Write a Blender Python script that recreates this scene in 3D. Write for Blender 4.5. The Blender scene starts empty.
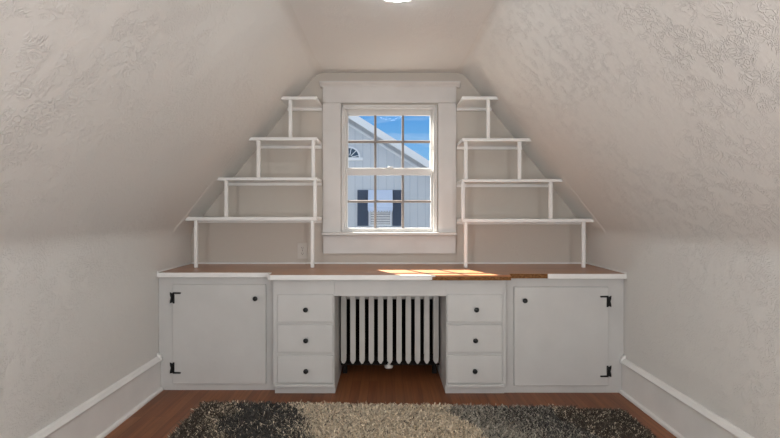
import bpy, bmesh, math, random
import numpy as np
from mathutils import Vector, Matrix
C = bpy.context.scene.collection
S = bpy.context.scene
PI = math.pi
random.seed(7)

# ------------------------------------------------------------------ camera, world, lights
EYE = 1.15
F = 480.0                                   # focal length in pixels of the 780x438 frame
cam = bpy.data.cameras.new('camera'); cam_ob = bpy.data.objects.new('camera', cam); C.objects.link(cam_ob)
cam_ob.location = (0, 0, EYE); cam_ob.rotation_euler = (PI/2, 0, 0)
cam.sensor_width = 36; cam.lens = 36*F/780; cam.shift_x = 4/780; cam.shift_y = -7/780
cam.clip_start = 0.05; cam.clip_end = 500
S.camera = cam_ob
S.view_settings.view_transform = 'Standard'; S.view_settings.look = 'None'
S.view_settings.gamma = 1; S.view_settings.use_curve_mapping = False
S.view_settings.exposure = 0.08

world = bpy.data.worlds.new('sky'); S.world = world; world.use_nodes = True
nt = world.node_tree; nt.nodes.clear()
def N(t, ty, **kw):
    n = t.nodes.new(ty)
    for k, v in kw.items():
        if hasattr(n, k): setattr(n, k, v)
        else: n.inputs[k].default_value = v
    return n
def L(t, a, b): t.links.new(a, b)
out = N(nt, 'ShaderNodeOutputWorld'); bg = N(nt, 'ShaderNodeBackground')
tc = N(nt, 'ShaderNodeTexCoord'); sep = N(nt, 'ShaderNodeSeparateXYZ'); L(nt, tc.outputs['Generated'], sep.inputs[0])
ramp = N(nt, 'ShaderNodeValToRGB'); L(nt, sep.outputs['Z'], ramp.inputs[0])
cr = ramp.color_ramp
cr.elements[0].position = 0.0; cr.elements[0].color = (0.32, 0.56, 0.82, 1)
cr.elements[1].position = 1.0; cr.elements[1].color = (1.0, 1.0, 1.0, 1)
e = cr.elements.new(0.10); e.color = (0.22, 0.48, 0.80, 1)
e = cr.elements.new(0.20); e.color = (0.10, 0.34, 0.74, 1)
e = cr.elements.new(0.45); e.color = (0.9, 0.95, 1.0, 1)
mp = N(nt, 'ShaderNodeMapping'); mp.inputs['Scale'].default_value = (5, 5, 22); L(nt, tc.outputs['Generated'], mp.inputs[0])
mp.inputs['Rotation'].default_value = (0, 0.25, 0)
nz = N(nt, 'ShaderNodeTexNoise', Scale=1.6, Detail=6.0, Distortion=0.8); L(nt, mp.outputs[0], nz.inputs['Vector'])
r2 = N(nt, 'ShaderNodeValToRGB'); L(nt, nz.outputs[0], r2.inputs[0])
r2.color_ramp.elements[0].position = 0.52; r2.color_ramp.elements[0].color = (0, 0, 0, 1)
r2.color_ramp.elements[1].position = 0.78; r2.color_ramp.elements[1].color = (0.35, 0.35, 0.35, 1)
mx = N(nt, 'ShaderNodeMix', data_type='RGBA'); L(nt, r2.outputs[0], mx.inputs[0]); L(nt, ramp.outputs[0], mx.inputs[6])
mx.inputs[7].default_value = (0.75, 0.85, 0.95, 1)
L(nt, mx.outputs[2], bg.inputs[0]); bg.inputs[1].default_value = 1.0; L(nt, bg.outputs[0], out.inputs[0])

sun = bpy.data.lights.new('sun', 'SUN'); sun.energy = 46.0; sun.angle = math.radians(0.45); sun.color = (1, 0.93, 0.84)
sun_ob = bpy.data.objects.new('sun', sun); C.objects.link(sun_ob)
sun_ob.rotation_euler = Vector((0.52, -1.0, -0.757)).to_track_quat('-Z', 'Y').to_euler(); sun_ob.location = (-4, 8, 7)

# added fill light low behind the camera, thrown up at the slopes and ceiling
fill_up = bpy.data.lights.new('fill_low', 'AREA'); fill_up.shape = 'RECTANGLE'; fill_up.size = 1.5; fill_up.size_y = 0.7
fill_up.energy = 25; fill_up.color = (0.985, 0.99, 0.985)
fill_up_ob = bpy.data.objects.new('fill_low', fill_up); C.objects.link(fill_up_ob)
fill_up_ob.location = (0.0, -0.6, 0.70)
fill_up_ob.rotation_euler = Vector((0, 0.35, 1)).to_track_quat('-Z', 'Y').to_euler()

for sx in (-1, 1):      # two added fill lights, unseen, either side behind the camera
    ld = bpy.data.lights.new('fill_side', 'AREA'); ld.shape = 'SQUARE'; ld.size = 0.35; ld.energy = 20; ld.color = (0.985, 0.99, 0.985)
    lo_ob = bpy.data.objects.new('fill_side', ld); C.objects.link(lo_ob); lo_ob.location = (1.02*sx, -1.0, 1.15)
    lo_ob.rotation_euler = Vector((-0.75*sx, 1.0, 0.1)).to_track_quat('-Z', 'Y').to_euler()

# ------------------------------------------------------------------ helpers
def X(u, Y): return (u-386.0)*Y/F
def Z(v, Y): return EYE-(v-212.0)*Y/F
WORLD = {}
def box(bm, x0, x1, y0, y1, z0, z1):
    vs = [bm.verts.new((x, y, z)) for x in (x0, x1) for y in (y0, y1) for z in (z0, z1)]
    for f in ((0,1,3,2),(4,6,7,5),(0,4,5,1),(2,3,7,6),(0,2,6,4),(1,5,7,3)): bm.faces.new([vs[i] for i in f])
def prism(bm, pts, axis, a, b):
    """polygon in the plane across axis ('X': (y,z), 'Y': (x,z), 'Z': (x,y)) pushed from a to b"""
    def co(p, t): return (t, p[0], p[1]) if axis == 'X' else (p[0], t, p[1]) if axis == 'Y' else (p[0], p[1], t)
    A = [bm.verts.new(co(p, a)) for p in pts]; B = [bm.verts.new(co(p, b)) for p in pts]
    bm.faces.new(A); bm.faces.new(B[::-1]); n = len(pts)
    for i in range(n): bm.faces.new((A[i], B[i], B[(i+1) % n], A[(i+1) % n]))
def lathe(bm, c, axis, prof, seg=24):
    """prof: list of (distance along axis, radius)"""
    c = Vector(c); ax = Vector(axis).normalized()
    u = ax.orthogonal().normalized(); w = ax.cross(u); rings = []
    for d, r in prof:
        rings.append([bm.verts.new(c+ax*d+(u*math.cos(2*PI*i/seg)+w*math.sin(2*PI*i/seg))*max(r, 1e-4)) for i in range(seg)])
    for a, b in zip(rings, rings[1:]):
        for i in range(seg): bm.faces.new((a[i], a[(i+1) % seg], b[(i+1) % seg], b[i]))
    bm.faces.new(rings[0][::-1]); bm.faces.new(rings[-1])
def sphere(bm, c, r, sx=1, sy=1, sz=1, sub=2):
    m = Matrix.Translation(c) @ Matrix.Diagonal((sx, sy, sz, 1))
    bmesh.ops.create_icosphere(bm, subdivisions=sub, radius=r, matrix=m)
def B(): return bmesh.new()
def obj(name, bm, mat, parent=None, bevel=0.0, smooth=False, base=False):
    bmesh.ops.recalc_face_normals(bm, faces=bm.faces)
    me = bpy.data.meshes.new(name); bm.to_mesh(me); bm.free()
    cs = np.empty(len(me.vertices)*3); me.vertices.foreach_get('co', cs); cs = cs.reshape(-1, 3)
    lo, hi = cs.min(0), cs.max(0); c = (lo+hi)/2
    if base: c[2] = lo[2]
    me.transform(Matrix.Translation(-Vector(c)))
    o = bpy.data.objects.new(name, me); C.objects.link(o); me.materials.append(mat)
    WORLD[o.name] = Vector(c)
    if parent is None: o.location = c
    else: o.parent = parent; o.location = Vector(c)-WORLD[parent.name]
    if smooth:
        for p in me.polygons: p.use_smooth = True
    if bevel:
        m = o.modifiers.new('bevel', 'BEVEL'); m.width = bevel; m.segments = 2; m.limit_method = 'ANGLE'; m.angle_limit = math.radians(40)
        m.harden_normals = False
    return o
def thing(name, label, cat, loc, group=None):
    o = bpy.data.objects.new(name, None); C.objects.link(o); o.location = loc; o.empty_display_size = 0.1
    WORLD[o.name] = Vector(loc); tag(o, label, cat, group); return o
def tag(o, label, cat, group=None):
    o['label'] = label; o['category'] = cat
    if group: o['group'] = group
    return o
def struct(o): o['kind'] = 'structure'; return o

# ------------------------------------------------------------------ materials
def mat(name, col, rough=0.5, metal=0.0, spec=0.5, coat=0.0):
    m = bpy.data.materials.new(name); m.use_nodes = True; t = m.node_tree
    b = t.nodes['Principled BSDF']; b.inputs['Base Color'].default_value = (*col, 1); b.inputs['Roughness'].default_value = rough
    b.inputs['Metallic'].default_value = metal; b.inputs['Specular IOR Level'].default_value = spec
    b.inputs['Coat Weight'].default_value = coat
    return m, t, b
def bump(t, b, height, strength, dist):
    bp = N(t, 'ShaderNodeBump'); bp.inputs['Strength'].default_value = strength; bp.inputs['Distance'].default_value = dist
    L(t, height, bp.inputs['Height']); L(t, bp.outputs[0], b.inputs['Normal']); return bp
def geo(t): return N(t, 'ShaderNodeNewGeometry').outputs['Position']
def ramp2(t, src, p0, p1, c0=(0,0,0,1), c1=(1,1,1,1)):
    r = N(t, 'ShaderNodeValToRGB'); L(t, src, r.inputs[0]); r.color_ramp.elements[0].position = p0; r.color_ramp.elements[1].position = p1
    r.color_ramp.elements[0].color = c0; r.color_ramp.elements[1].color = c1; return r.outputs[0]
def math_(t, op, a, b):
    m = N(t, 'ShaderNodeMath'); m.operation = op
    for i, v in enumerate((a, b)):
        if isinstance(v, (int, float)): m.inputs[i].default_value = v
        elif v is not None: L(t, v, m.inputs[i])
    return m.outputs[0]

def plaster(name, col, amount, gradient=True, rough=0.55):
    m, t, b = mat(name, col, rough, spec=0.4)
    P = geo(t)
    # trowel strokes: distorted noise ridges that come in patches
    n1 = N(t, 'ShaderNodeTexNoise', Scale=23.0, Detail=2.5, Distortion=2.6); L(t, P, n1.inputs['Vector'])
    rid = math_(t, 'ABSOLUTE', math_(t, 'SUBTRACT', n1.outputs[0], 0.5), None)
    rid = ramp2(t, rid, 0.0, 0.07, (1,1,1,1), (0,0,0,1))
    patch = N(t, 'ShaderNodeTexNoise', Scale=2.4, Detail=2.0, Distortion=0.6); L(t, P, patch.inputs['Vector'])
    pm = ramp2(t, patch.outputs[0], 0.30, 0.56)
    # broken into short strokes
    brk = N(t, 'ShaderNodeTexNoise', Scale=13.0, Detail=1.0, Distortion=0.5); L(t, P, brk.inputs['Vector'])
    rid = math_(t, 'MULTIPLY', rid, ramp2(t, brk.outputs[0], 0.38, 0.54))
    h = math_(t, 'MULTIPLY', rid, pm)
    if gradient:
        sp = N(t, 'ShaderNodeSeparateXYZ'); L(t, P, sp.inputs[0])
        mr = N(t, 'ShaderNodeMapRange'); L(t, sp.outputs['Y'], mr.inputs[0])
        mr.inputs[1].default_value = 3.1; mr.inputs[2].default_value = 1.5; mr.inputs[3].default_value = 0.25; mr.inputs[4].default_value = 1.0
        h = math_(t, 'MULTIPLY', h, mr.outputs[0])
    n2 = N(t, 'ShaderNodeTexNoise', Scale=60.0, Detail=3.0); L(t, P, n2.inputs['Vector'])
    n3 = N(t, 'ShaderNodeTexNoise', Scale=5.0, Detail=3.0); L(t, P, n3.inputs['Vector'])
    h = math_(t, 'ADD', h, math_(t, 'MULTIPLY', n2.outputs[0], 0.35))
    h = math_(t, 'ADD', h, math_(t, 'MULTIPLY', n3.outputs[0], 1.6))
    bump(t, b, h, amount, 0.006)
    return m
M = {}
M['slope'] = plaster('sloped_plaster', (0.72, 0.70, 0.67), 0.62)
M['ceiling'] = plaster('ceiling_plaster', (0.75, 0.735, 0.71), 0.35)
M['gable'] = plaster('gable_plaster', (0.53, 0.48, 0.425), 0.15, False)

def paint(name, col, rough=0.38, amt=0.08):
    m, t, b = mat(name, col, rough, spec=0.45)
    P = geo(t); n = N(t, 'ShaderNodeTexNoise', Scale=35.0, Detail=4.0); L(t, P, n.inputs['Vector'])
    bump(t, b, n.outputs[0], amt, 0.004)
    n2 = N(t, 'ShaderNodeTexNoise', Scale=6.0, Detail=5.0); L(t, P, n2.inputs['Vector'])
    c = ramp2(t, n2.outputs[0], 0.3, 0.7, (*[v*0.96 for v in col], 1), (*[min(1, v*1.03) for v in col], 1))
    L(t, c, b.inputs['Base Color']); return m
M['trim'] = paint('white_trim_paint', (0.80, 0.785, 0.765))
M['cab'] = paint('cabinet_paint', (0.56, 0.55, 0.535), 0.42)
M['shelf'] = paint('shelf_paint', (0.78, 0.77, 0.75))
M['casing'] = paint('casing_paint', (0.62, 0.60, 0.58), 0.4)
M['sash'] = paint('sash_paint', (0.62, 0.61, 0.595), 0.4)
M['muntin'] = paint('muntin_paint', (0.20, 0.17, 0.15), 0.4)
M['rad'] = paint('radiator_enamel', (0.60, 0.58, 0.55), 0.4)
M['rad_dark'] = mat('radiator_shadow_iron', (0.018, 0.015, 0.014), 0.9, spec=0.15)[0]  # near-black, kneehole shade put into the colour of lower pipe, feet and panel
M['black'] = mat('black_iron', (0.012, 0.013, 0.014), 0.35, 0.4)[0]
M['slot'] = mat('outlet_slots', (0.05, 0.045, 0.04), 0.6)[0]
M['ivory'] = paint('outlet_plastic', (0.56, 0.52, 0.47), 0.35, 0.02)

# floor: narrow boards running away from the camera
def wood_floor():
    m, t, b = mat('oak_strip_floor', (0.2, 0.08, 0.04), 0.4, spec=0.3)
    P = geo(t); sp = N(t, 'ShaderNodeSeparateXYZ'); L(t, P, sp.inputs[0])
    cb = N(t, 'ShaderNodeCombineXYZ'); L(t, sp.outputs['Y'], cb.inputs[0]); L(t, sp.outputs['X'], cb.inputs[1])
    br = N(t, 'ShaderNodeTexBrick'); L(t, cb.outputs[0], br.inputs['Vector'])
    br.offset = 0.37; br.inputs['Scale'].default_value = 1.0; br.inputs['Brick Width'].default_value = 0.9; br.inputs['Row Height'].default_value = 0.057
    br.inputs['Mortar Size'].default_value = 0.0009; br.inputs['Mortar Smooth'].default_value = 0.3
    br.inputs['Color1'].default_value = (0.20, 0.070, 0.028, 1); br.inputs['Color2'].default_value = (0.275, 0.108, 0.045, 1)
    br.inputs['Mortar'].default_value = (0.10, 0.035, 0.018, 1)
    mpp = N(t, 'ShaderNodeMapping'); mpp.inputs['Scale'].default_value = (40, 2.2, 1); L(t, P, mpp.inputs[0])
    g = N(t, 'ShaderNodeTexNoise', Scale=1.0, Detail=5.0, Distortion=0.5); L(t, mpp.outputs[0], g.inputs['Vector'])
    gc = ramp2(t, g.outputs[0], 0.3, 0.75, (0.72, 0.70, 0.68, 1), (1.18, 1.12, 1.05, 1))
    x = N(t, 'ShaderNodeMix', data_type='RGBA', blend_type='MULTIPLY'); x.inputs[0].default_value = 1
    L(t, br.outputs[0], x.inputs[6]); L(t, gc, x.inputs[7]); L(t, x.outputs[2], b.inputs['Base Color'])
    bump(t, b, br.outputs['Fac'], -0.3, 0.002)
    return m
M['floor'] = wood_floor()
def desk_wood():
    m, t, b = mat('varnished_hardboard', (0.36, 0.17, 0.085), 0.34, spec=0.35, coat=0.35)
    b.inputs['Coat Roughness'].default_value = 0.15
    P = geo(t); mpp = N(t, 'ShaderNodeMapping'); mpp.inputs['Scale'].default_value = (3, 26, 1); L(t, P, mpp.inputs[0])
    g = N(t, 'ShaderNodeTexNoise', Scale=1.0, Detail=5.0, Distortion=0.3); L(t, mpp.outputs[0], g.inputs['Vector'])
    c = ramp2(t, g.outputs[0], 0.3, 0.75, (0.33, 0.13, 0.052, 1), (0.44, 0.19, 0.082, 1)); L(t, c, b.inputs['Base Color'])
    return m
M['desk'] = desk_wood()
def raw_edge():
    m, t, b = mat('raw_particle_edge', (0.22, 0.10, 0.035), 0.95, spec=0.1)
    P = geo(t); g = N(t, 'ShaderNodeTexNoise', Scale=160.0, Detail=4.0); L(t, P, g.inputs['Vector'])
    c = ramp2(t, g.outputs[0], 0.35, 0.7, (0.10, 0.04, 0.015, 1), (0.34, 0.17, 0.07, 1)); L(t, c, b.inputs['Base Color'])
    bump(t, b, g.outputs[0], 0.9, 0.004); return m
M['raw'] = raw_edge()
def glass():
    m = bpy.data.materials.new('window_glass'); m.use_nodes = True; t = m.node_tree; t.nodes.clear()
    o = N(t, 'ShaderNodeOutputMaterial'); tr = N(t, 'ShaderNodeBsdfTransparent'); gl = N(t, 'ShaderNodeBsdfGlossy'); gl.inputs['Roughness'].default_value = 0.02
    tr.inputs[0].default_value = (0.97, 0.98, 0.98, 1)
    mxs = N(t, 'ShaderNodeMixShader'); fr = N(t, 'ShaderNodeFresnel'); fr.inputs[0].default_value = 1.12
    L(t, fr.outputs[0], mxs.inputs[0]); L(t, tr.outputs[0], mxs.inputs[1]); L(t, gl.outputs[0], mxs.inputs[2]); L(t, mxs.outputs[0], o.inputs[0]); return m
M['glass'] = glass()

# ------------------------------------------------------------------ room shell
YB, YF = 3.62, -1.5                # gable wall with the desk; opposite gable
XL, XR, CL, CR, ZK, ZC = -1.47, 1.515, -0.52, 0.578, 1.01, 2.2
YREC = 3.30
o = B(); box(o, XL-0.2, XR+0.2, YF-0.2, YB+0.15, -0.1, 0.0); struct(obj('floor', o, M['floor']))
o = B(); box(o, CL-0.35, CR+0.35, YF-0.2, YB+0.15, ZC, ZC+0.1); struct(obj('ceiling', o, M['ceiling']))

def bez(p0, c, p1, n):
    return [tuple((1-t)**2*p0[k]+2*t*(1-t)*c[k]+t*t*p1[k] for k in (0, 1)) for t in [i/n for i in range(n+1)]]
def side_wall(side):
    xk, xc = (XL, CL) if side < 0 else (XR, CR)
    m = (xc-xk)/(ZC-ZK)
    def profile(s, r_top):        # s: outward shift of the slope
        k = (xk, ZK-s/abs(m)); c = (xc+side*s, ZC)
        d = Vector((c[0]-k[0], c[1]-k[1])).normalized()
        a = 0.05
        p = [(xk, 0.0), (xk, 0.5)] + bez((xk, k[1]-a), k, (k[0]+d.x*a, k[1]+d.y*a), 8)
        q0 = (k[0]+d.x*0.45, k[1]+d.y*0.45); q1 = (k[0]+d.x*0.95, k[1]+d.y*0.95); p += [q0, q1]
        p += bez((c[0]-d.x*r_top, c[1]-d.y*r_top), c, (c[0]-side*r_top, c[1]), 8)
        return p
    st = [(YF-0.1, -0.14, .04), (1.38, -0.006, .04), (1.45, 0, .04), (2.2, 0, .04), (3.0, 0, .04), (3.25, 0, .04), (3.29, 0.0, .04), (3.302, 0.006, .05), (3.45, 0.004, .06), (YB+0.1, 0.0, .07)]
    bm = B(); rows = []
    for y, s, r in st: rows.append([bm.verts.new((x, y, z)) for x, z in profile(s, r)])
    for a, b in zip(rows, rows[1:]):
        for i in range(len(a)-1): bm.faces.new((a[i], a[i+1], b[i+1], b[i]) if side < 0 else (a[i], b[i], b[i+1], a[i+1]))
    me = bpy.data.meshes.new('w'); bm.to_mesh(me); bm.free()
    o = bpy.data.objects.new('wall_left' if side < 0 else 'wall_right', me); C.objects.link(o); me.materials.append(M['slope'])
    md = o.modifiers.new('thick', 'SOLIDIFY'); md.thickness = 0.08; md.offset = -1
    # make the normals look into the room so the thickness goes outwards
    f = me.polygons[0]
    if f.normal.x*side > 0: me.flip_normals()
    return struct(o)
side_wall(-1); side_wall(1)

# gable wall with the window opening
HX0, HX1, HZ0, HZ1 = X(342, 3.64), X(436.5, 3.64), Z(232, 3.64), Z(106, 3.64)
bm = B()
prism(bm, [(XL-0.05, 0), (HX0, 0), (HX0, ZC+0.05), (CL-0.07, ZC+0.05), (XL-0.05, ZK-0.01)], 'Y', YB, YB+0.11)
prism(bm, [(HX1, 0), (XR+0.05, 0), (XR+0.05, ZK-0.01), (CR+0.07, ZC+0.05), (HX1, ZC+0.05)], 'Y', YB, YB+0.11)
box(bm, HX0, HX1, YB, YB+0.11, 0, HZ0); box(bm, HX0, HX1, YB, YB+0.11, HZ1, ZC+0.05)
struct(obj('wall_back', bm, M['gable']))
bm = B()     # opposite gable with its window opening
prism(bm, [(XL-0.05, 0), (-0.55, 0), (-0.55, ZC+0.05), (CL-0.1, ZC+0.05), (XL-0.05, ZK)], 'Y', YF-0.12, YF)
prism(bm, [(0.55, 0), (XR+0.05, 0), (XR+0.05, ZK), (CR+0.1, ZC+0.05), (0.55, ZC+0.05)], 'Y', YF-0.12, YF)
box(bm, -0.55, 0.55, YF-0.12, YF, 0, 0.7); box(bm, -0.55, 0.55, YF-0.12, YF, 2.0, ZC+0.05)
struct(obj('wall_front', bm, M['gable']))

# ------------------------------------------------------------------ baseboards
def baseboard(side, yend):
    xk = XL if side < 0 else XR; s = -side
    bm = B()
    def P(pts, y0, y1): prism(bm, [(xk+s*a, z) for a, z in pts], 'Y', y0, y1)
    P([(0, 0), (0.017, 0), (0.017, 0.185), (0.027, 0.19), (0.030, 0.200), (0.024, 0.208), (0.018, 0.218), (0.008, 0.224), (0, 0.224)], YF, yend)
    P([(0.0171, 0), (0.034, 0), (0.034, 0.008), (0.030, 0.017), (0.0171, 0.022)], YF, yend)
    o = obj('baseboard_'+('left' if side < 0 else 'right'), bm, M['trim'], bevel=0.0015); struct(o)
    bm = B(); prism(bm, [(xk+s*a, z) for a, z in [(0, 0.19), (0.0285, 0.19), (0.0285, 0.218), (0.020, 0.232), (0.014, 0.240), (0, 0.244)]], 'Y', yend-0.02, yend)
    obj('end_block', bm, M['trim'], o, bevel=0.003)
YCL, YCR, YP = 3.10, 3.055, 3.0          # fronts of left cabinet, right cabinet, drawer pedestals
baseboard(-1, YCL-0.004); baseboard(1, YCR-0.004)

# ------------------------------------------------------------------ window
win = bpy.data.objects.new('window_1', None); C.objects.link(win); win.location = ((HX0+HX1)/2, YB, HZ0); WORLD[win.name] = win.location.copy(); struct(win)
Y0 = YB
bm = B()     # flat casing boards, head board and moulded cap
def bx(u0, u1, v0, v1, ya, yb, Yp=None):
    Yp = Yp or ya
    box(bm, X(u0, Yp), X(u1, Yp), ya, yb, Z(v1, Yp), Z(v0, Yp))
bx(322.6, 340.8, 103, 234.5, 3.598, 3.6195); bx(438.2, 456.3, 103, 234.5, 3.598, 3.6195)
obj('side_casing', bm, M['casing'], win, bevel=0.0015)
bm = B(); bx(322.6, 456.3, 86.4, 102.7, 3.594, 3.6195); obj('head_casing', bm, M['casing'], win, bevel=0.0015)
bm = B()
zc0, zc1 = Z(86.6, 3.58), Z(80.8, 3.56)
prism(bm, [(3.6195, zc0), (3.590, zc0), (3.585, zc0+0.012), (3.566, zc0+0.024), (3.562, zc1-0.008), (3.562, zc1), (3.6195, zc1)], 'X', X(319.4, 3.57), X(460.4, 3.57))
obj('cap_moulding', bm, M['casing'], win, bevel=0.0015)
bm = B(); bx(321.6, 457, 232.6, 235.4, 3.545, 3.6195, 3.55)
box(bm, HX0+0.001, HX1-0.001, 3.62, 3.70, Z(234.6, 3.55), Z(232.4, 3.55)); obj('window_sill', bm, M['casing'], win, bevel=0.003)
bm = B(); bx(323, 456, 235.8, 253.6, 3.597, 3.6195); obj('apron', bm, M['casing'], win, bevel=0.0015)
# jamb liner with stepped stops
bm = B()
jx0, jx1, jz0, jz1 = HX0, HX1, Z(232.2, 3.64), HZ1
box(bm, jx0-0.001, jx0+0.013, 3.605, 3.73, jz0, jz1); box(bm, jx1-0.013, jx1+0.001, 3.605, 3.73, jz0, jz1)
box(bm, jx0, jx1, 3.605, 3.73, jz1-0.013, jz1+0.001)
box(bm, jx0+0.013, jx0+0.026, 3.615, 3.640, jz0, jz1-0.013); box(bm, jx1-0.026, jx1-0.013, 3.615, 3.640, jz0, jz1-0.013)
box(bm, jx0+0.026, jx1-0.026, 3.615, 3.640, jz1-0.026, jz1-0.013)
obj('window_frame', bm, M['sash'], win, bevel=0.0015)
def sash(name, y, v_top, v_gt, v_gb, v_bot, v_m, gx=(348.2, 430.2), mx_=(375.2, 402.9)):
    """rails, stiles as one part; muntins and panes beneath it"""
    yb = y+0.032
    x0, x1 = jx0+0.014, jx1-0.014
    g0, g1 = X(gx[0], y), X(gx[1], y); zt, zgt, zgb, zb, zm = (Z(v, y) for v in (v_top, v_gt, v_gb, v_bot, v_m))
    bm = B()
    box(bm, x0, g0, y, yb, zb, zt); box(bm, g1, x1, y, yb, zb, zt); box(bm, g0, g1, y, yb, zgt, zt); box(bm, g0, g1, y, yb, zb, zgb)
    s = obj(name, bm, M['sash'], win, bevel=0.003)
    w = 0.0095
    for mxp in mx_:
        bm = B(); xm = X(mxp, y); prism(bm, [(xm-w, y+0.012), (xm-0.005, y+0.002), (xm+0.005, y+0.002), (xm+w, y+0.012), (xm+w, y+0.031), (xm-w, y+0.031)], 'Z', zgb, zgt)
        obj('muntin', bm, M['muntin'], s)
    bm = B(); prism(bm, [(y+0.012, zm-w), (y+0.003, zm-0.005), (y+0.003, zm+0.005), (y+0.012, zm+w), (y+0.030, zm+w), (y+0.030, zm-w)], 'X', g0, g1)
    obj('muntin', bm, M['muntin'], s)
    bm = B(); box(bm, g0-0.004, g1+0.004, y+0.0165, y+0.0195, zgb-0.004, zgt+0.004); obj('pane', bm, M['glass'], s)
    return s
up = sash('upper_sash', 3.692, 109, 115.3, 167.8, 173.0, 141.4)
lo = sash('lower_sash', 3.655, 168.6, 175.2, 228.0, 232.0, 201.4, gx=(347.6, 430.8))
bm = B(); zl = Z(168.4, 3.66); xl = X(389, 3.66)
box(bm, xl-0.034, xl+0.034, 3.657, 3.682, zl, zl+0.004); lathe(bm, (xl, 3.668, zl+0.004), (0, 0, 1), [(0, .011), (.007, .009), (.011, .005)], 14)
prism(bm, [(xl-0.004, zl+0.006), (xl+0.032, zl+0.009), (xl+0.032, zl+0.016), (xl-0.004, zl+0.013)], 'Y', 3.662, 3.671)
obj('sash_lock', bm, M['trim'], lo, bevel=0.001)
# rear window frame (behind the camera)
bm = B()
for a in ((-0.62, -0.55, 0.66, 2.04), (0.55, 0.62, 0.66, 2.04), (-0.62, 0.62, 0.63, 0.70), (-0.62, 0.62, 2.0, 2.07), (-0.02, 0.02, 0.7, 2.0), (-0.55, 0.55, 1.33, 1.37)):
    box(bm, a[0], a[1], YF-0.06, YF+0.018, a[2], a[3])
struct(obj('window_2', bm, M['trim']))

# ------------------------------------------------------------------ cabinets and drawer units
DT = 0.760       # top of the worktop
CT = 0.733       # top of the cabinets beneath it
def knob(name, x, y, z, parent):
    bm = B(); lathe(bm, (x, y, z), (0, -1, 0), [(0, .010), (.002, .010), (.004, .0055), (.012, .0055), (.015, .013), (.019, .0155), (.023, .0145), (.026, .008)], 20)
    return obj(name, bm, M['black'], parent, smooth=True)
def hinge(x, y, z, side, up, parent):
    """wrought iron: bow-tie leaf on the frame, L-shaped leaf on the door. side=+1: door to the right of the hinge"""
    bm = B(); s = side; h = 0.036
    ya, yb = y-0.004, y
    def P(pts): prism(bm, [(x+s*a, z+c) for a, c in pts], 'Y', ya, yb)
    P([(-.016, h), (-.006, h-.004), (-.004, .010), (-.002, 0), (-.004, -.010), (-.006, -h+.004), (-.016, -h), (-.015, -.018), (-.010, 0), (-.015, .018)])
    P([(.003, h), (.013, h), (.013, -h), (.003, -h)])
    a = h if up else -h+0.011
    P([(.013, a), (.052, a-.001), (.055, a-.006), (.052, a-.011), (.013, a-.011)])
    P([(.003, .012), (-.004, .005), (-.004, -.005), (.003, -.012)])
    lathe(bm, (x, y-0.006, z-0.03), (0, 0, 1), [(0, .0035), (.06, .0035)], 10)
    for c in (-.026, .026):
        lathe(bm, (x+s*.008, ya, z+c), (0, -1, 0), [(0, .004), (.002, .003)], 8)
    return obj('hinge', bm, M['black'], parent)

def cabinet(side):
    if side < 0: x0, x1, y = XL+0.002, X(273.2, YP)-0.001, YCL
    else: x0, x1, y = X(506, YP)+0.001, XR-0.002, YCR
    t = thing('cupboard', 'white low cupboard under the %s end of the desk, flat door with black iron hinges' % ('left' if side < 0 else 'right'),
              'cabinet', ((x0+x1)/2, y+0.25, 0))
    if side < 0: d = (X(172.4, y-.018), X(265.9, y-.018), Z(384.2, y-.018), Z(284.4, y-.018))
    else: d = (X(514.2, y-.018), X(608.8, y-.018), Z(386, y-.018), Z(287.0, y-.018))
    bm = B()      # carcass with a face frame round the door opening
    ox0, ox1, oz0, oz1 = d[0]+.015, d[1]-.015, d[2]+.015, d[3]-.015
    box(bm, x0, ox0, y, y+.02, 0, CT); box(bm, ox1, x1, y, y+.02, 0, CT); box(bm, ox0, ox1, y, y+.02, 0, oz0); box(bm, ox0, ox1, y, y+.02, oz1, CT)
    box(bm, x0, x0+.018, y+.02, YB-.003, 0, CT); box(bm, x1-.018, x1, y+.02, YB-.003, 0, CT); box(bm, x0+.018, x1-.018, y+.02, YB-.003, .05, .068); box(bm, x0+.018, x1-.018, YB-.012, YB-.003, .068, CT)
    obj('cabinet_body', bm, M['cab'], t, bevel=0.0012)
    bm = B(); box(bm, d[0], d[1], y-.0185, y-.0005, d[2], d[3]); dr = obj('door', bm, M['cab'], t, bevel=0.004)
    # bottom rail strip applied beneath the door
    if side < 0:
        knob('knob', X(255.8, y-.02), y-.0185, Z(298.6, y-.03), dr)
        hinge(d[0]+.001, y-.0187, Z(297.8, y-.02), 1, True, dr); hinge(d[0]+.001, y-.0187, Z(368.0, y-.02), 1, False, dr)
    else:
        knob('knob', X(524.4, y-.02), y-.0185, Z(300.6, y-.03), dr)
        hinge(d[1]-.001, y-.0187, Z(301.4, y-.02), -1, True, dr); hinge(d[1]-.001, y-.0187, Z(371.4, y-.02), -1, False, dr)
cabinet(-1); cabinet(1)

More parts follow.
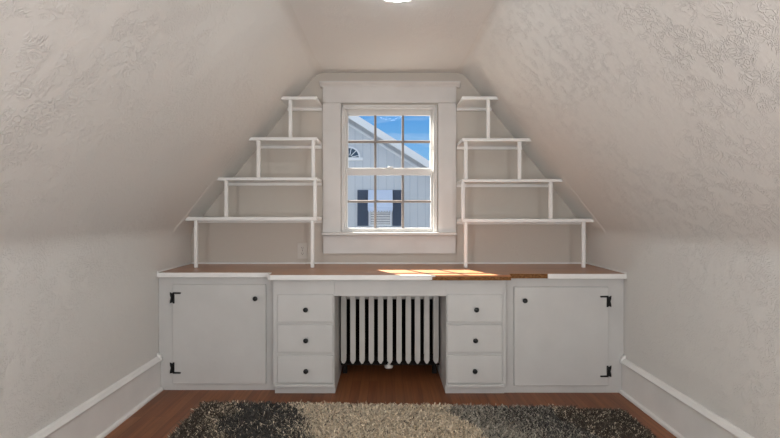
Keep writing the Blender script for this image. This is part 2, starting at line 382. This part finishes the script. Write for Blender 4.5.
def drawer_unit(side):
    if side < 0: x0, x1, dx, ks = X(273.2, YP), X(334.4, YP), (X(277.4, 2.985), X(333.0, 2.985)), (305.9, 306.1, 306.2)
    else: x0, x1, dx, ks = X(446.2, YP), X(506, YP), (X(447.2, 2.985), X(502.4, 2.985)), (476.2, 475.2, 474.6)
    t = thing('drawer_unit', 'white three-drawer pedestal with small black knobs, %s of the radiator' % ('left' if side < 0 else 'right'), 'drawers', ((x0+x1)/2, 3.3, 0))
    rows = [(294.6, 322.2), (325.0, 352.6), (355.6, 383.2)]
    Zr = [(Z(b, 2.985), Z(a, 2.985)) for a, b in rows]
    zled = Z(387.4, 2.985)
    bm = B()
    box(bm, x0, x1, YP, YB-.003, zled, CT)                    # body above the toe space
    inner = (x1-.018, x1) if side < 0 else (x0, x0+.018)
    box(bm, x0, x1, YP+.045, YB-.003, 0, zled-.0002)
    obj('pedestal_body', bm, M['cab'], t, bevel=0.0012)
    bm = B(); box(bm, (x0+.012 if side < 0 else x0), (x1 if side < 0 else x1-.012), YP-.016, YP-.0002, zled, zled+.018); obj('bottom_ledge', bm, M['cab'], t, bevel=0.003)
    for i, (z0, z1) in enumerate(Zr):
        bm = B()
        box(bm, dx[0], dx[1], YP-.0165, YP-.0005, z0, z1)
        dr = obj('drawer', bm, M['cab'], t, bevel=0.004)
        knob('knob', X(ks[i], 2.98), YP-.0165, Z((309.7, 340.4, 371.0)[i], 2.975), dr)
drawer_unit(-1); drawer_unit(1)

# ------------------------------------------------------------------ worktop
wt = thing('worktop', 'continuous brown varnished desktop with stepped white front edging, broken away at the right', 'desk', (0.03, 3.3, CT+.002))
YL_, YM_, YR_ = 3.070, 2.950, 3.010
xs0, xs1 = X(268.5, 3.0), X(511.2, YM_)
zt, zb = DT, CT+.002
e = 0.012            # width of the edging
bm = B()
pts = [(XL+.002, YB-.003), (XL+.002, YL_+e), (xs0-.012, YL_+e), (xs0+.012, YM_+e+.01), (xs0+.03, YM_+e), (xs1, YM_+e), (xs1+.004, YR_+e), (XR-.002, YR_+e), (XR-.002, YB-.003)]
prism(bm, pts, 'Z', zb, zt)
obj('desktop_board', bm, M['desk'], wt, bevel=0.001)
def strip(name, poly, m, z0=zb-.004, z1=zt+.0015, bev=0.003):
    bm = B(); prism(bm, poly, 'Z', z0, z1); return obj(name, bm, m, wt, bevel=bev)
strip('edging', [(XL+.002, YL_), (xs0-.03, YL_), (xs0-.012, YL_-.006), (xs0-.004, YL_-.028), (xs0+.006, YL_-.028), (xs0+.003, YL_+.012), (XL+.002, YL_+e)], M['trim'])
xb = X(431, YM_)
strip('edging', [(xs0-.004, YL_-.03), (xs0+.004, YM_+.012), (xs0+.022, YM_), (xb, YM_), (xb+.03, YM_+e), (xs0+.03, YM_+e), (xs0+.013, YM_+.022), (xs0+.008, YL_-.03)], M['trim'])
xw = X(548, YR_)
strip('edging', [(xw, YR_), (XR-.003, YR_), (XR-.003, YR_+e), (xw, YR_+e)], M['trim'])
def ragged(x0, x1, yf, yb, n):
    lo_ = [(x0+(x1-x0)*i/n, yf+random.uniform(-.0022, .0022)) for i in range(n+1)]
    return [(x0, yb)]+lo_+[(x1, yb)]
strip('exposed_edge', ragged(X(429.6, YM_), xs1, YM_+.004, YM_+e-.0005, 40), M['raw'], zb-.006, zt-.010, 0)['label'] = 'raw brown edge where the white edging is missing'
strip('exposed_edge', ragged(xs1+.006, xw-.001, YR_+.004, YR_+e-.0005, 20), M['raw'], zb-.002, zt+.001, 0)['label'] = 'short raw brown edge beside the white edging'
bm = B(); box(bm, X(334.4, YP)+.0005, X(446.2, YP)-.0005, YP, YP+.02, Z(296.0, YP), zb-.0005); obj('apron', bm, M['cab'], wt, bevel=0.001)
bm = B(); prism(bm, [(YB-.0005, zt+.0003), (YB-.013, zt+.0003), (YB-.009, zt+.007), (YB-.0005, zt+.010)], 'X', XL+.003, XR-.003); obj('back_bead', bm, M['trim'], wt)
bm = B(); prism(bm, [(XR-.003, zt+.0018), (XR-.012, zt+.0018), (XR-.009, zt+.010), (XR-.003, zt+.014)], 'Y', YR_+.002, YB-.014); obj('side_bead', bm, M['trim'], wt)
bm = B(); prism(bm, [(XL+.003, zt+.0018), (XL+.010, zt+.0018), (XL+.008, zt+.008), (XL+.003, zt+.011)], 'Y', YL_+.002, YB-.014); obj('side_bead', bm, M['trim'], wt)

# ------------------------------------------------------------------ radiator
YRD = 3.30
rd = thing('radiator', 'white cast iron column radiator standing in the dark kneehole of the desk', 'radiator', (X(389.5, YRD), 3.4, 0))
zb_, zt_ = Z(363.8, YRD), 0.61
for i in range(11):
    cx = X(343.6+9.25*i, YRD); w = 0.0185
    bm = B()
    # front column: flat faced, pointed at the foot
    prism(bm, [(cx-w, zb_+.022), (cx-w*.35, zb_+.002), (cx, zb_-.002), (cx+w*.35, zb_+.002), (cx+w, zb_+.022), (cx+w, zt_-.03), (cx+w*.5, zt_-.004), (cx, zt_), (cx-w*.5, zt_-.004), (cx-w, zt_-.03)], 'Y', YRD, YRD+.022)
    w2 = .009; prism(bm, [(cx-w2, zb_+.022), (cx, zb_), (cx+w2, zb_+.022), (cx+w2, zt_-.03), (cx, zt_), (cx-w2, zt_-.03)], 'Y', YRD+.155, YRD+.175)
    prism(bm, [(cx-.010, zb_+.03), (cx+.010, zb_+.03), (cx+.010, zt_-.03), (cx-.010, zt_-.03)], 'Y', YRD+.06, YRD+.115)
    box(bm, cx-.009, cx+.009, YRD+.022, YRD+.155, zb_+.008, zb_+.035); box(bm, cx-.012, cx+.012, YRD+.022, YRD+.155, zt_-.085, zt_-.025)
    obj('section', bm, M['rad'], rd, bevel=0.0015)
x0, x1 = X(343.6, YRD), X(343.6+92.5, YRD)
for zz in (zb_+.036, zt_-.05):
    bm = B(); lathe(bm, (x0-.01, YRD+.06, zz), (1, 0, 0), [(0, .02), (x1-x0+.02, .02)], 16) if zz > .3 else lathe(bm, (x0-.01, YRD+.088, zz-.008), (1, 0, 0), [(0, .014), (x1-x0+.02, .014)], 16); obj('joining_pipe', bm, M['rad'] if zz > .3 else M['rad_dark'], rd)  # lower pipe darkened in colour to read as shaded
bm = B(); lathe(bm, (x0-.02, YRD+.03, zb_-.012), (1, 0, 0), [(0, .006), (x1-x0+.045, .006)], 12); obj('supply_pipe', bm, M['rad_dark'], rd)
bm = B(); lathe(bm, (X(388.7, YRD), YRD+.03, zb_-.040), (0, 0, 1), [(0, .016), (.004, .027), (.014, .030), (.022, .026), (.027, .010), (.034, .008)], 24)
obj('drain_cap', bm, M['rad'], rd, smooth=True)
for cx in (x0, x1):
    bm = B(); prism(bm, [(cx-.016, 0.0), (cx+.016, 0.0), (cx+.009, zb_+.02), (cx-.009, zb_+.02)], 'Y', YRD+.115, YRD+.145); obj('foot', bm, M['rad_dark'], rd, bevel=0.003)  # feet coloured black to sink into the kneehole shade
bm = B(); box(bm, X(334.4, YP)+.004, X(446.2, YP)-.004, YB-.012, YB-.002, 0.002, 0.715); obj('kneehole_shade_panel', bm, M['rad_dark'], rd)  # dark sheet added at the wall so the kneehole reads black

# ------------------------------------------------------------------ stepped shelves
YSF = 3.345
def shelves(side):
    if side < 0:
        K = YSF
        ends = [(185.6, 217.0, 220.6), (218.2, 177.4, 180.4), (250.0, 137.2, 140.4), (281.4, 96.4, 99.6)]
        inner = X(322.0, 3.60)-.002
        posts = [[195.5, 312.3], [225.9, 314.8], [258.2, 313.0], [290.2]]
        lab = 'stepped open white shelves against the gable wall, left of the window'
    else:
        ends = [(593.2, 218.8, 222.2), (559.8, 179.2, 182.0), (529.0, 138.2, 141.4), (497.2, 96.4, 99.6)]
        inner = X(456.6, 3.60)+.002
        posts = [[465.8, 584.0], [463.2, 551.0], [466.0, 519.8], [488.4]]
        lab = 'stepped open white shelves against the gable wall, right of the window'
    t = thing('shelf_unit', lab, 'shelves', ((X(ends[0][0], YSF)+inner)/2, 3.5, DT))
    xk, xc = (XL, CL) if side < 0 else (XR, CR); m = (xc-xk)/(ZC-ZK)
    def xs(z, extra): return xk+m*(z-ZK)+side*extra
    zs = []
    for u, va, vb in ends:
        z1, z0 = Z(va, YSF), Z(vb, YSF); zs.append((z0, z1)); x = X(u, YSF)
        bm = B()
        xo = xs(z1, .024); 
        prism(bm, [(inner, YSF), (x, YSF), (xo, YSF+.012), (xo, YB-.001), (inner, YB-.001)], 'Z', z0, z1)
        sh = obj('shelf', bm, M['shelf'], t, bevel=0.002)
        bm = B(); box(bm, min(inner, xo), max(inner, xo), YB-.019, YB-.001, z0-.022, z0-.0003); obj('cleat', bm, M['shelf'], sh, bevel=0.0015)
    lows = [DT+.0005]+[z[1]+.0003 for z in zs[:-1]]
    for k in range(4):
        for u in posts[k]:
            x = X(u, YSF+.004); bm = B()
            box(bm, x-.0125, x+.0125, YSF+.003, YSF+.027, lows[k], zs[k][0]-.0003); obj('post', bm, M['shelf'], t, bevel=0.005)
shelves(-1); shelves(1)

# ------------------------------------------------------------------ wall outlet
t = thing('wall_outlet', 'ivory power outlet on the gable wall just above the desktop, left of the window', 'outlet', (X(302.4, YB), YB, Z(250.5, YB)))
ox, oz = X(302.4, 3.612), Z(250.8, 3.612)
bm = B(); box(bm, ox-.0375, ox+.0375, YB-.0075, YB-.0005, oz-.060, oz+.060); obj('cover_plate', bm, M['ivory'], t, bevel=0.003)
for dz in (.021, -.021):
    bm = B(); prism(bm, [(ox-.017, oz+dz-.010), (ox-.010, oz+dz-.0155), (ox+.010, oz+dz-.0155), (ox+.017, oz+dz-.010), (ox+.017, oz+dz+.010), (ox+.010, oz+dz+.0155), (ox-.010, oz+dz+.0155), (ox-.017, oz+dz+.010)], 'Y', YB-.0095, YB-.0077)
    r = obj('socket', bm, M['ivory'], t, bevel=0.0006)
    bm = B(); box(bm, ox-.0075, ox-.0050, YB-.0105, YB-.0096, oz+dz-.002, oz+dz+.008); box(bm, ox+.005, ox+.0075, YB-.0105, YB-.0096, oz+dz-.002, oz+dz+.007)
    lathe(bm, (ox, YB-.0096, oz+dz-.008), (0, -1, 0), [(0, .003), (.0008, .003)], 10); obj('socket_slots', bm, M['slot'], r)
bm = B(); lathe(bm, (ox, YB-.0077, oz), (0, -1, 0), [(0, .0035), (.0015, .003)], 10); obj('screw', bm, M['slot'], t)

# ------------------------------------------------------------------ ceiling light
t = thing('ceiling_light', 'round white flush ceiling light at the top edge of the view', 'lamp', (X(397.5, 2.18), 2.14, ZC))
lx, ly = 0.055, 2.205
bm = B(); lathe(bm, (lx, ly, ZC-.0005), (0, 0, -1), [(0, .135), (.012, .135), (.016, .130), (.018, .115)], 40); obj('lamp_base', bm, M['trim'], t, smooth=False)
m, tt, b = mat('lamp_diffuser', (0.8, 0.85, 0.86), 0.4); b.inputs['Emission Color'].default_value = (0.86, 0.97, 1.0, 1); b.inputs['Emission Strength'].default_value = 21.0
bm = B(); lathe(bm, (lx, ly, ZC-.0187), (0, 0, -1), [(0, .122), (.012, .118), (.022, .100), (.030, .07), (.034, .03), (.035, .002)], 40); obj('diffuser', bm, m, t, smooth=True)

# ------------------------------------------------------------------ shag rug
def rug():
    x0, x1, y0, y1 = -1.085, 1.365, 1.35, 2.845
    t = thing('shag_rug', 'thick shag rug with beige middle and charcoal ends on the wood floor', 'rug', ((x0+x1)/2, (y0+y1)/2, 0.0))
    def yback(x): return 2.850-(x-x0)/(x1-x0)*0.085
    bm = B()
    def rc(cx, cy, a0, r=.06): return [(cx+r*math.cos(a0+i*PI/12), cy+r*math.sin(a0+i*PI/12)) for i in range(7)]
    yl, yr = yback(x0), yback(x1)
    poly = rc(x1-.06, yr-.06, 0)+rc(x0+.03, yl-.03, PI/2, .03)+[(x0, y0), (x1, y0)]
    prism(bm, poly, 'Z', 0.0008, 0.010)
    bk = mat('rug_backing', (0.05, 0.042, 0.036), 0.95)[0]; obj('backing', bm, bk, t)
    rng = np.random.default_rng(3)
    n = 140000
    # more tufts towards the part nearest the desk, every tuft real geometry
    px = rng.uniform(x0+.003, x1-.003, n); f = rng.random(n)**1.0
    yb = 2.850-(px-x0)/(x1-x0)*0.085-.004
    py = yb-(yb-y0)*f
    ok = ~((px > x1-.05) & (py > yb-.05) & ((px-(x1-.05))**2+(py-(yb-.05))**2 > .05**2))
    px, py, yb = px[ok], py[ok], yb[ok]; n = len(px)
    wob = 0.06*np.sin(py*7+1)+0.035*np.sin(py*19+px*3)+0.03*np.sin(px*23+py*11)
    xx = px+wob
    # probability of a light (beige) tuft along the rug
    pl = np.interp(xx, [-1.12, -.99, -.93, -.87, -.80, -.60, -.50, -.38, .38, .58, .74, .95, 1.05, 1.2, 1.4], [.06, .10, .30, .30, .06, .07, .22, .93, .97, .72, .42, .25, .12, .10, .10])
    light = rng.random(n) < pl
    base = np.where(light[:, None], np.array([0.80, 0.68, 0.52]), np.array([0.10, 0.094, 0.088]))
    brown = (xx > 1.0) | (xx < -.85)
    base[brown & ~light] = np.array([0.12, 0.098, 0.08])
    grey = (xx > .45) & (xx < 1.0) & light; base[grey] = np.array([0.46, 0.42, 0.35])
    col = base*rng.uniform(.65, 1.25, (n, 1))
    hgt = rng.uniform(.015, .030, n)*np.where(xx > 1.08, .6, 1.0)
    ang = rng.uniform(0, 2*PI, n)+0; lean = rng.uniform(.2, 1.1, n)*hgt
    dx, dy = np.cos(ang)*lean, np.sin(ang)*lean*.9-.004
    # keep the rims of the pile tidy
    th = rng.uniform(0, 2*PI, n); w = rng.uniform(.0013, .0022, n); wx, wy = np.cos(th)*w, np.sin(th)*w
    z0 = 0.009
    V = np.zeros((n, 7, 3)); 
    V[:, 0] = np.stack([px-wx, py-wy, np.full(n, z0)], 1); V[:, 1] = np.stack([px+wx, py+wy, np.full(n, z0)], 1)
    V[:, 2] = np.stack([px+dx*.35+wx*1.3, py+dy*.35+wy*1.3, z0+hgt*.6], 1); V[:, 3] = np.stack([px+dx*.35-wx*1.3, py+dy*.35-wy*1.3, z0+hgt*.6], 1)
    V[:, 4] = np.stack([px+dx+wx*.9, py+dy+wy*.9, z0+hgt*.93], 1); V[:, 5] = np.stack([px+dx-wx*.9, py+dy-wy*.9, z0+hgt], 1)
    V[:, 6] = np.stack([px-wy*1.2+dx*.3, py+wx*1.2+dy*.3, z0+hgt*.5], 1)
    me = bpy.data.meshes.new('pile'); c = np.array([(x0+x1)/2, (y0+y1)/2, 0.0]); V -= c
    me.vertices.add(n*7); me.vertices.foreach_set('co', V.reshape(-1))
    fq = np.array([[0, 1, 2, 3], [3, 2, 4, 5]]); faces = (fq[None]+7*np.arange(n)[:, None, None]).reshape(-1, 4)
    ft = np.array([[0, 6, 3], [6, 1, 2]]) ; tri = (ft[None]+7*np.arange(n)[:, None, None]).reshape(-1, 3)
    loops = np.concatenate([faces.reshape(-1), tri.reshape(-1)])
    starts = np.concatenate([np.arange(len(faces))*4, len(faces)*4+np.arange(len(tri))*3])
    me.loops.add(len(loops)); me.loops.foreach_set('vertex_index', loops.astype(np.int32))
    me.polygons.add(len(starts)); me.polygons.foreach_set('loop_start', starts.astype(np.int32))
    me.update(calc_edges=True); me.validate()
    at = me.color_attributes.new('tuft', 'FLOAT_COLOR', 'POINT'); cc = np.ones((n, 7, 4)); cc[:, :, :3] = col[:, None, :]
    at.data.foreach_set('color', cc.reshape(-1))
    m, tt, b = mat('shag_yarn', (0.3, 0.25, 0.2), 0.85, spec=0.15)
    a = N(tt, 'ShaderNodeAttribute'); a.attribute_name = 'tuft'; L(tt, a.outputs['Color'], b.inputs['Base Color'])
    me.materials.append(m)
    o = bpy.data.objects.new('pile', me); C.objects.link(o); o.parent = t; o.location = Vector(c)-WORLD[t.name]; o['kind'] = 'stuff'
rug()

# ------------------------------------------------------------------ outside: neighbouring house, tree, lawn
YH = 18.0
def hx(u): return X(u, YH)
def hz(v): return Z(v, YH)
m, tt, b = mat('house_siding', (0.62, 0.66, 0.74), 0.7)
P = geo(tt); sp = N(tt, 'ShaderNodeSeparateXYZ'); L(tt, P, sp.inputs[0])
fr = math_(tt, 'FRACT', math_(tt, 'MULTIPLY', sp.outputs['X'], 3.4), None); gr = ramp2(tt, fr, 0.02, 0.10)
mixc = N(tt, 'ShaderNodeMix', data_type='RGBA'); L(tt, gr, mixc.inputs[0]); mixc.inputs[6].default_value = (0.44, 0.475, 0.54, 1); mixc.inputs[7].default_value = (0.55, 0.575, 0.62, 1)
L(tt, mixc.outputs[2], b.inputs['Base Color']); bump(tt, b, gr, 0.4, 0.02); M['siding'] = m
M['htrim'] = mat('house_trim', (0.74, 0.76, 0.80), 0.6)[0]
M['roof'] = mat('roof_shingle', (0.20, 0.19, 0.20), 0.9)[0]
M['shut'] = mat('shutter_paint', (0.055, 0.075, 0.12), 0.6)[0]
M['hglass'] = mat('far_glass', (0.06, 0.09, 0.13), 0.1)[0]
M['awn'] = mat('awning_canvas', (0.55, 0.63, 0.80), 0.8)[0]
hs = thing('neighbouring_house', 'pale grey house gable seen through the window, with dark shutters and a fanlight', 'house', (hx(345), YH+4, -3))
ax, az, sl = hx(345), hz(114.5), 0.63
half = 4.6; zg = -3.0
bm = B(); prism(bm, [(ax-half, zg), (ax+half, zg), (ax+half, az-sl*half), (ax, az), (ax-half, az-sl*half)], 'Y', YH, YH+9); obj('house_wall', bm, M['siding'], hs)
for s, nm in ((-1, 'l'), (1, 'r')):
    bm = B(); e2 = half+.45
    prism(bm, [(ax, az+.02), (ax+s*e2, az+.02-sl*e2), (ax+s*e2, az+.16-sl*e2), (ax, az+.16)], 'Y', YH-.35, YH+9.3); obj('roof', bm, M['roof'], hs)
    bm = B(); prism(bm, [(ax, az+.19), (ax, az-.10), (ax+s*e2, az-.10-sl*e2), (ax+s*e2, az+.19-sl*e2)], 'Y', YH-.40, YH-.352); obj('bargeboard', bm, M['htrim'], hs)
    bm = B(); prism(bm, [(ax, az-.22), (ax, az-.32), (ax+s*half, az-.32-sl*half), (ax+s*half, az-.22-sl*half)], 'Y', YH-.04, YH-.001); obj('frieze_board', bm, M['htrim'], hs)
# fanlight
fx, fz, rr = hx(349.5), hz(157.5), 0.36
bm = B(); prism(bm, [(fx+rr*math.cos(a*PI/16), fz+rr*math.sin(a*PI/16)) for a in range(17)], 'Y', YH-.03, YH-.001); fl = obj('fanlight', bm, M['hglass'], hs)
bm = B()
for a in range(1, 16, 3):
    c_, s_ = math.cos(a*PI/16), math.sin(a*PI/16)
    prism(bm, [(fx+.08*c_-.012*s_, fz+.08*s_+.012*c_), (fx+.08*c_+.012*s_, fz+.08*s_-.012*c_), (fx+rr*c_+.012*s_, fz+rr*s_-.012*c_), (fx+rr*c_-.012*s_, fz+rr*s_+.012*c_)], 'Y', YH-.045, YH-.0305)
pts = [(fx+(rr+.05)*math.cos(a*PI/16), fz+(rr+.05)*math.sin(a*PI/16)) for a in range(17)]+[(fx+(rr-.01)*math.cos(a*PI/16), fz+(rr-.01)*math.sin(a*PI/16)) for a in range(16, -1, -1)]
prism(bm, pts, 'Y', YH-.05, YH-.0305); box(bm, fx-rr-.14, fx+rr+.14, YH-.08, YH-.001, fz-.11, fz-.003); obj('fanlight_frame', bm, M['htrim'], fl)
wx0, wx1, wz0, wz1 = hx(368.8), hx(392.0), hz(226), hz(190)
bm = B(); box(bm, wx0, wx1, YH-.03, YH-.001, wz0, wz1); wd = obj('window', bm, M['htrim'], hs)
bm = B()
for i in range(9):
    zz = wz0+.06+i*.063; box(bm, wx0+.08, wx1-.08, YH-.05, YH-.031, zz, zz+.036)
obj('blind', bm, M['htrim'], wd)
bm = B(); box(bm, wx0+.07, wx1-.07, YH-.0308, YH-.0302, wz0+.05, wz1-.05); obj('pane', bm, M['hglass'], wd)
for a, b_ in ((357.5, 368.2), (392.6, 403.0)):
    bm = B(); box(bm, hx(a), hx(b_), YH-.05, YH-.001, hz(225.8), hz(190))
    for i in range(18): zz = hz(225.8)+.05+i*.071; box(bm, hx(a)+.05, hx(b_)-.05, YH-.062, YH-.0505, zz, zz+.045)
    obj('shutter', bm, M['shut'], hs)
bm = B(); ya = YH-.55
prism(bm, [(YH-.06, wz1), (ya, hz(207)), (ya, hz(207)-.02), (YH-.06, wz1-.03)], 'X', wx0-.02, wx1+.02)
zv = hz(207.2); nsc = 9; ws = (wx1-wx0+.04)/nsc
for i in range(nsc):
    cxx = wx0-.02+ws*(i+.5)
    prism(bm, [(cxx-ws/2, zv), (cxx-ws/2, zv-.10), (cxx-ws*.3, zv-.16), (cxx, zv-.18), (cxx+ws*.3, zv-.16), (cxx+ws/2, zv-.10), (cxx+ws/2, zv)], 'Y', ya-.012, ya)
obj('awning', bm, M['awn'], hs)
# distant tree whose top shows above the roof edge
tr = thing('tree', 'small dark green treetop just above the neighbouring roof edge', 'tree', (X(428, 31), 31, -3))
m, tt, b = mat('leaves', (0.05, 0.09, 0.03), 0.9); 
bm = B(); lathe(bm, (X(428, 31), 31, -3), (0, 0, 1), [(0, .22), (3, .16), (5.5, .08)], 10); obj('trunk', bm, mat('bark', (0.12, 0.09, 0.07), 0.9)[0], tr)
bm = B(); ztop = Z(163.5, 31)
for i in range(900):
    a = random.uniform(0, 2*PI); ph = math.acos(random.uniform(-1, 1)); r = random.uniform(.6, 1)
    c = Vector((X(428, 31)+1.1*r*math.sin(ph)*math.cos(a), 31+1.1*r*math.sin(ph)*math.sin(a), ztop-1.8+1.8*r*math.cos(ph)))
    d1 = Vector([random.uniform(-1, 1) for _ in range(3)]).normalized()*.16; d2 = Vector([random.uniform(-1, 1) for _ in range(3)]).normalized()*.10
    vs = [bm.verts.new(c-d1), bm.verts.new(c+d2), bm.verts.new(c+d1), bm.verts.new(c-d2)]; bm.faces.new(vs)
obj('crown', bm, m, tr)
m, tt, b = mat('gravel', (0.30, 0.29, 0.27), 0.95); P = geo(tt); g = N(tt, 'ShaderNodeTexNoise', Scale=0.6, Detail=6.0); L(tt, P, g.inputs['Vector'])
L(tt, ramp2(tt, g.outputs[0], .3, .7, (.15, .145, .135, 1), (.21, .205, .195, 1)), b.inputs['Base Color'])
bm = B(); box(bm, -40, 40, 3.9, 70, -3.1, -3.0); struct(obj('ground', bm, m))
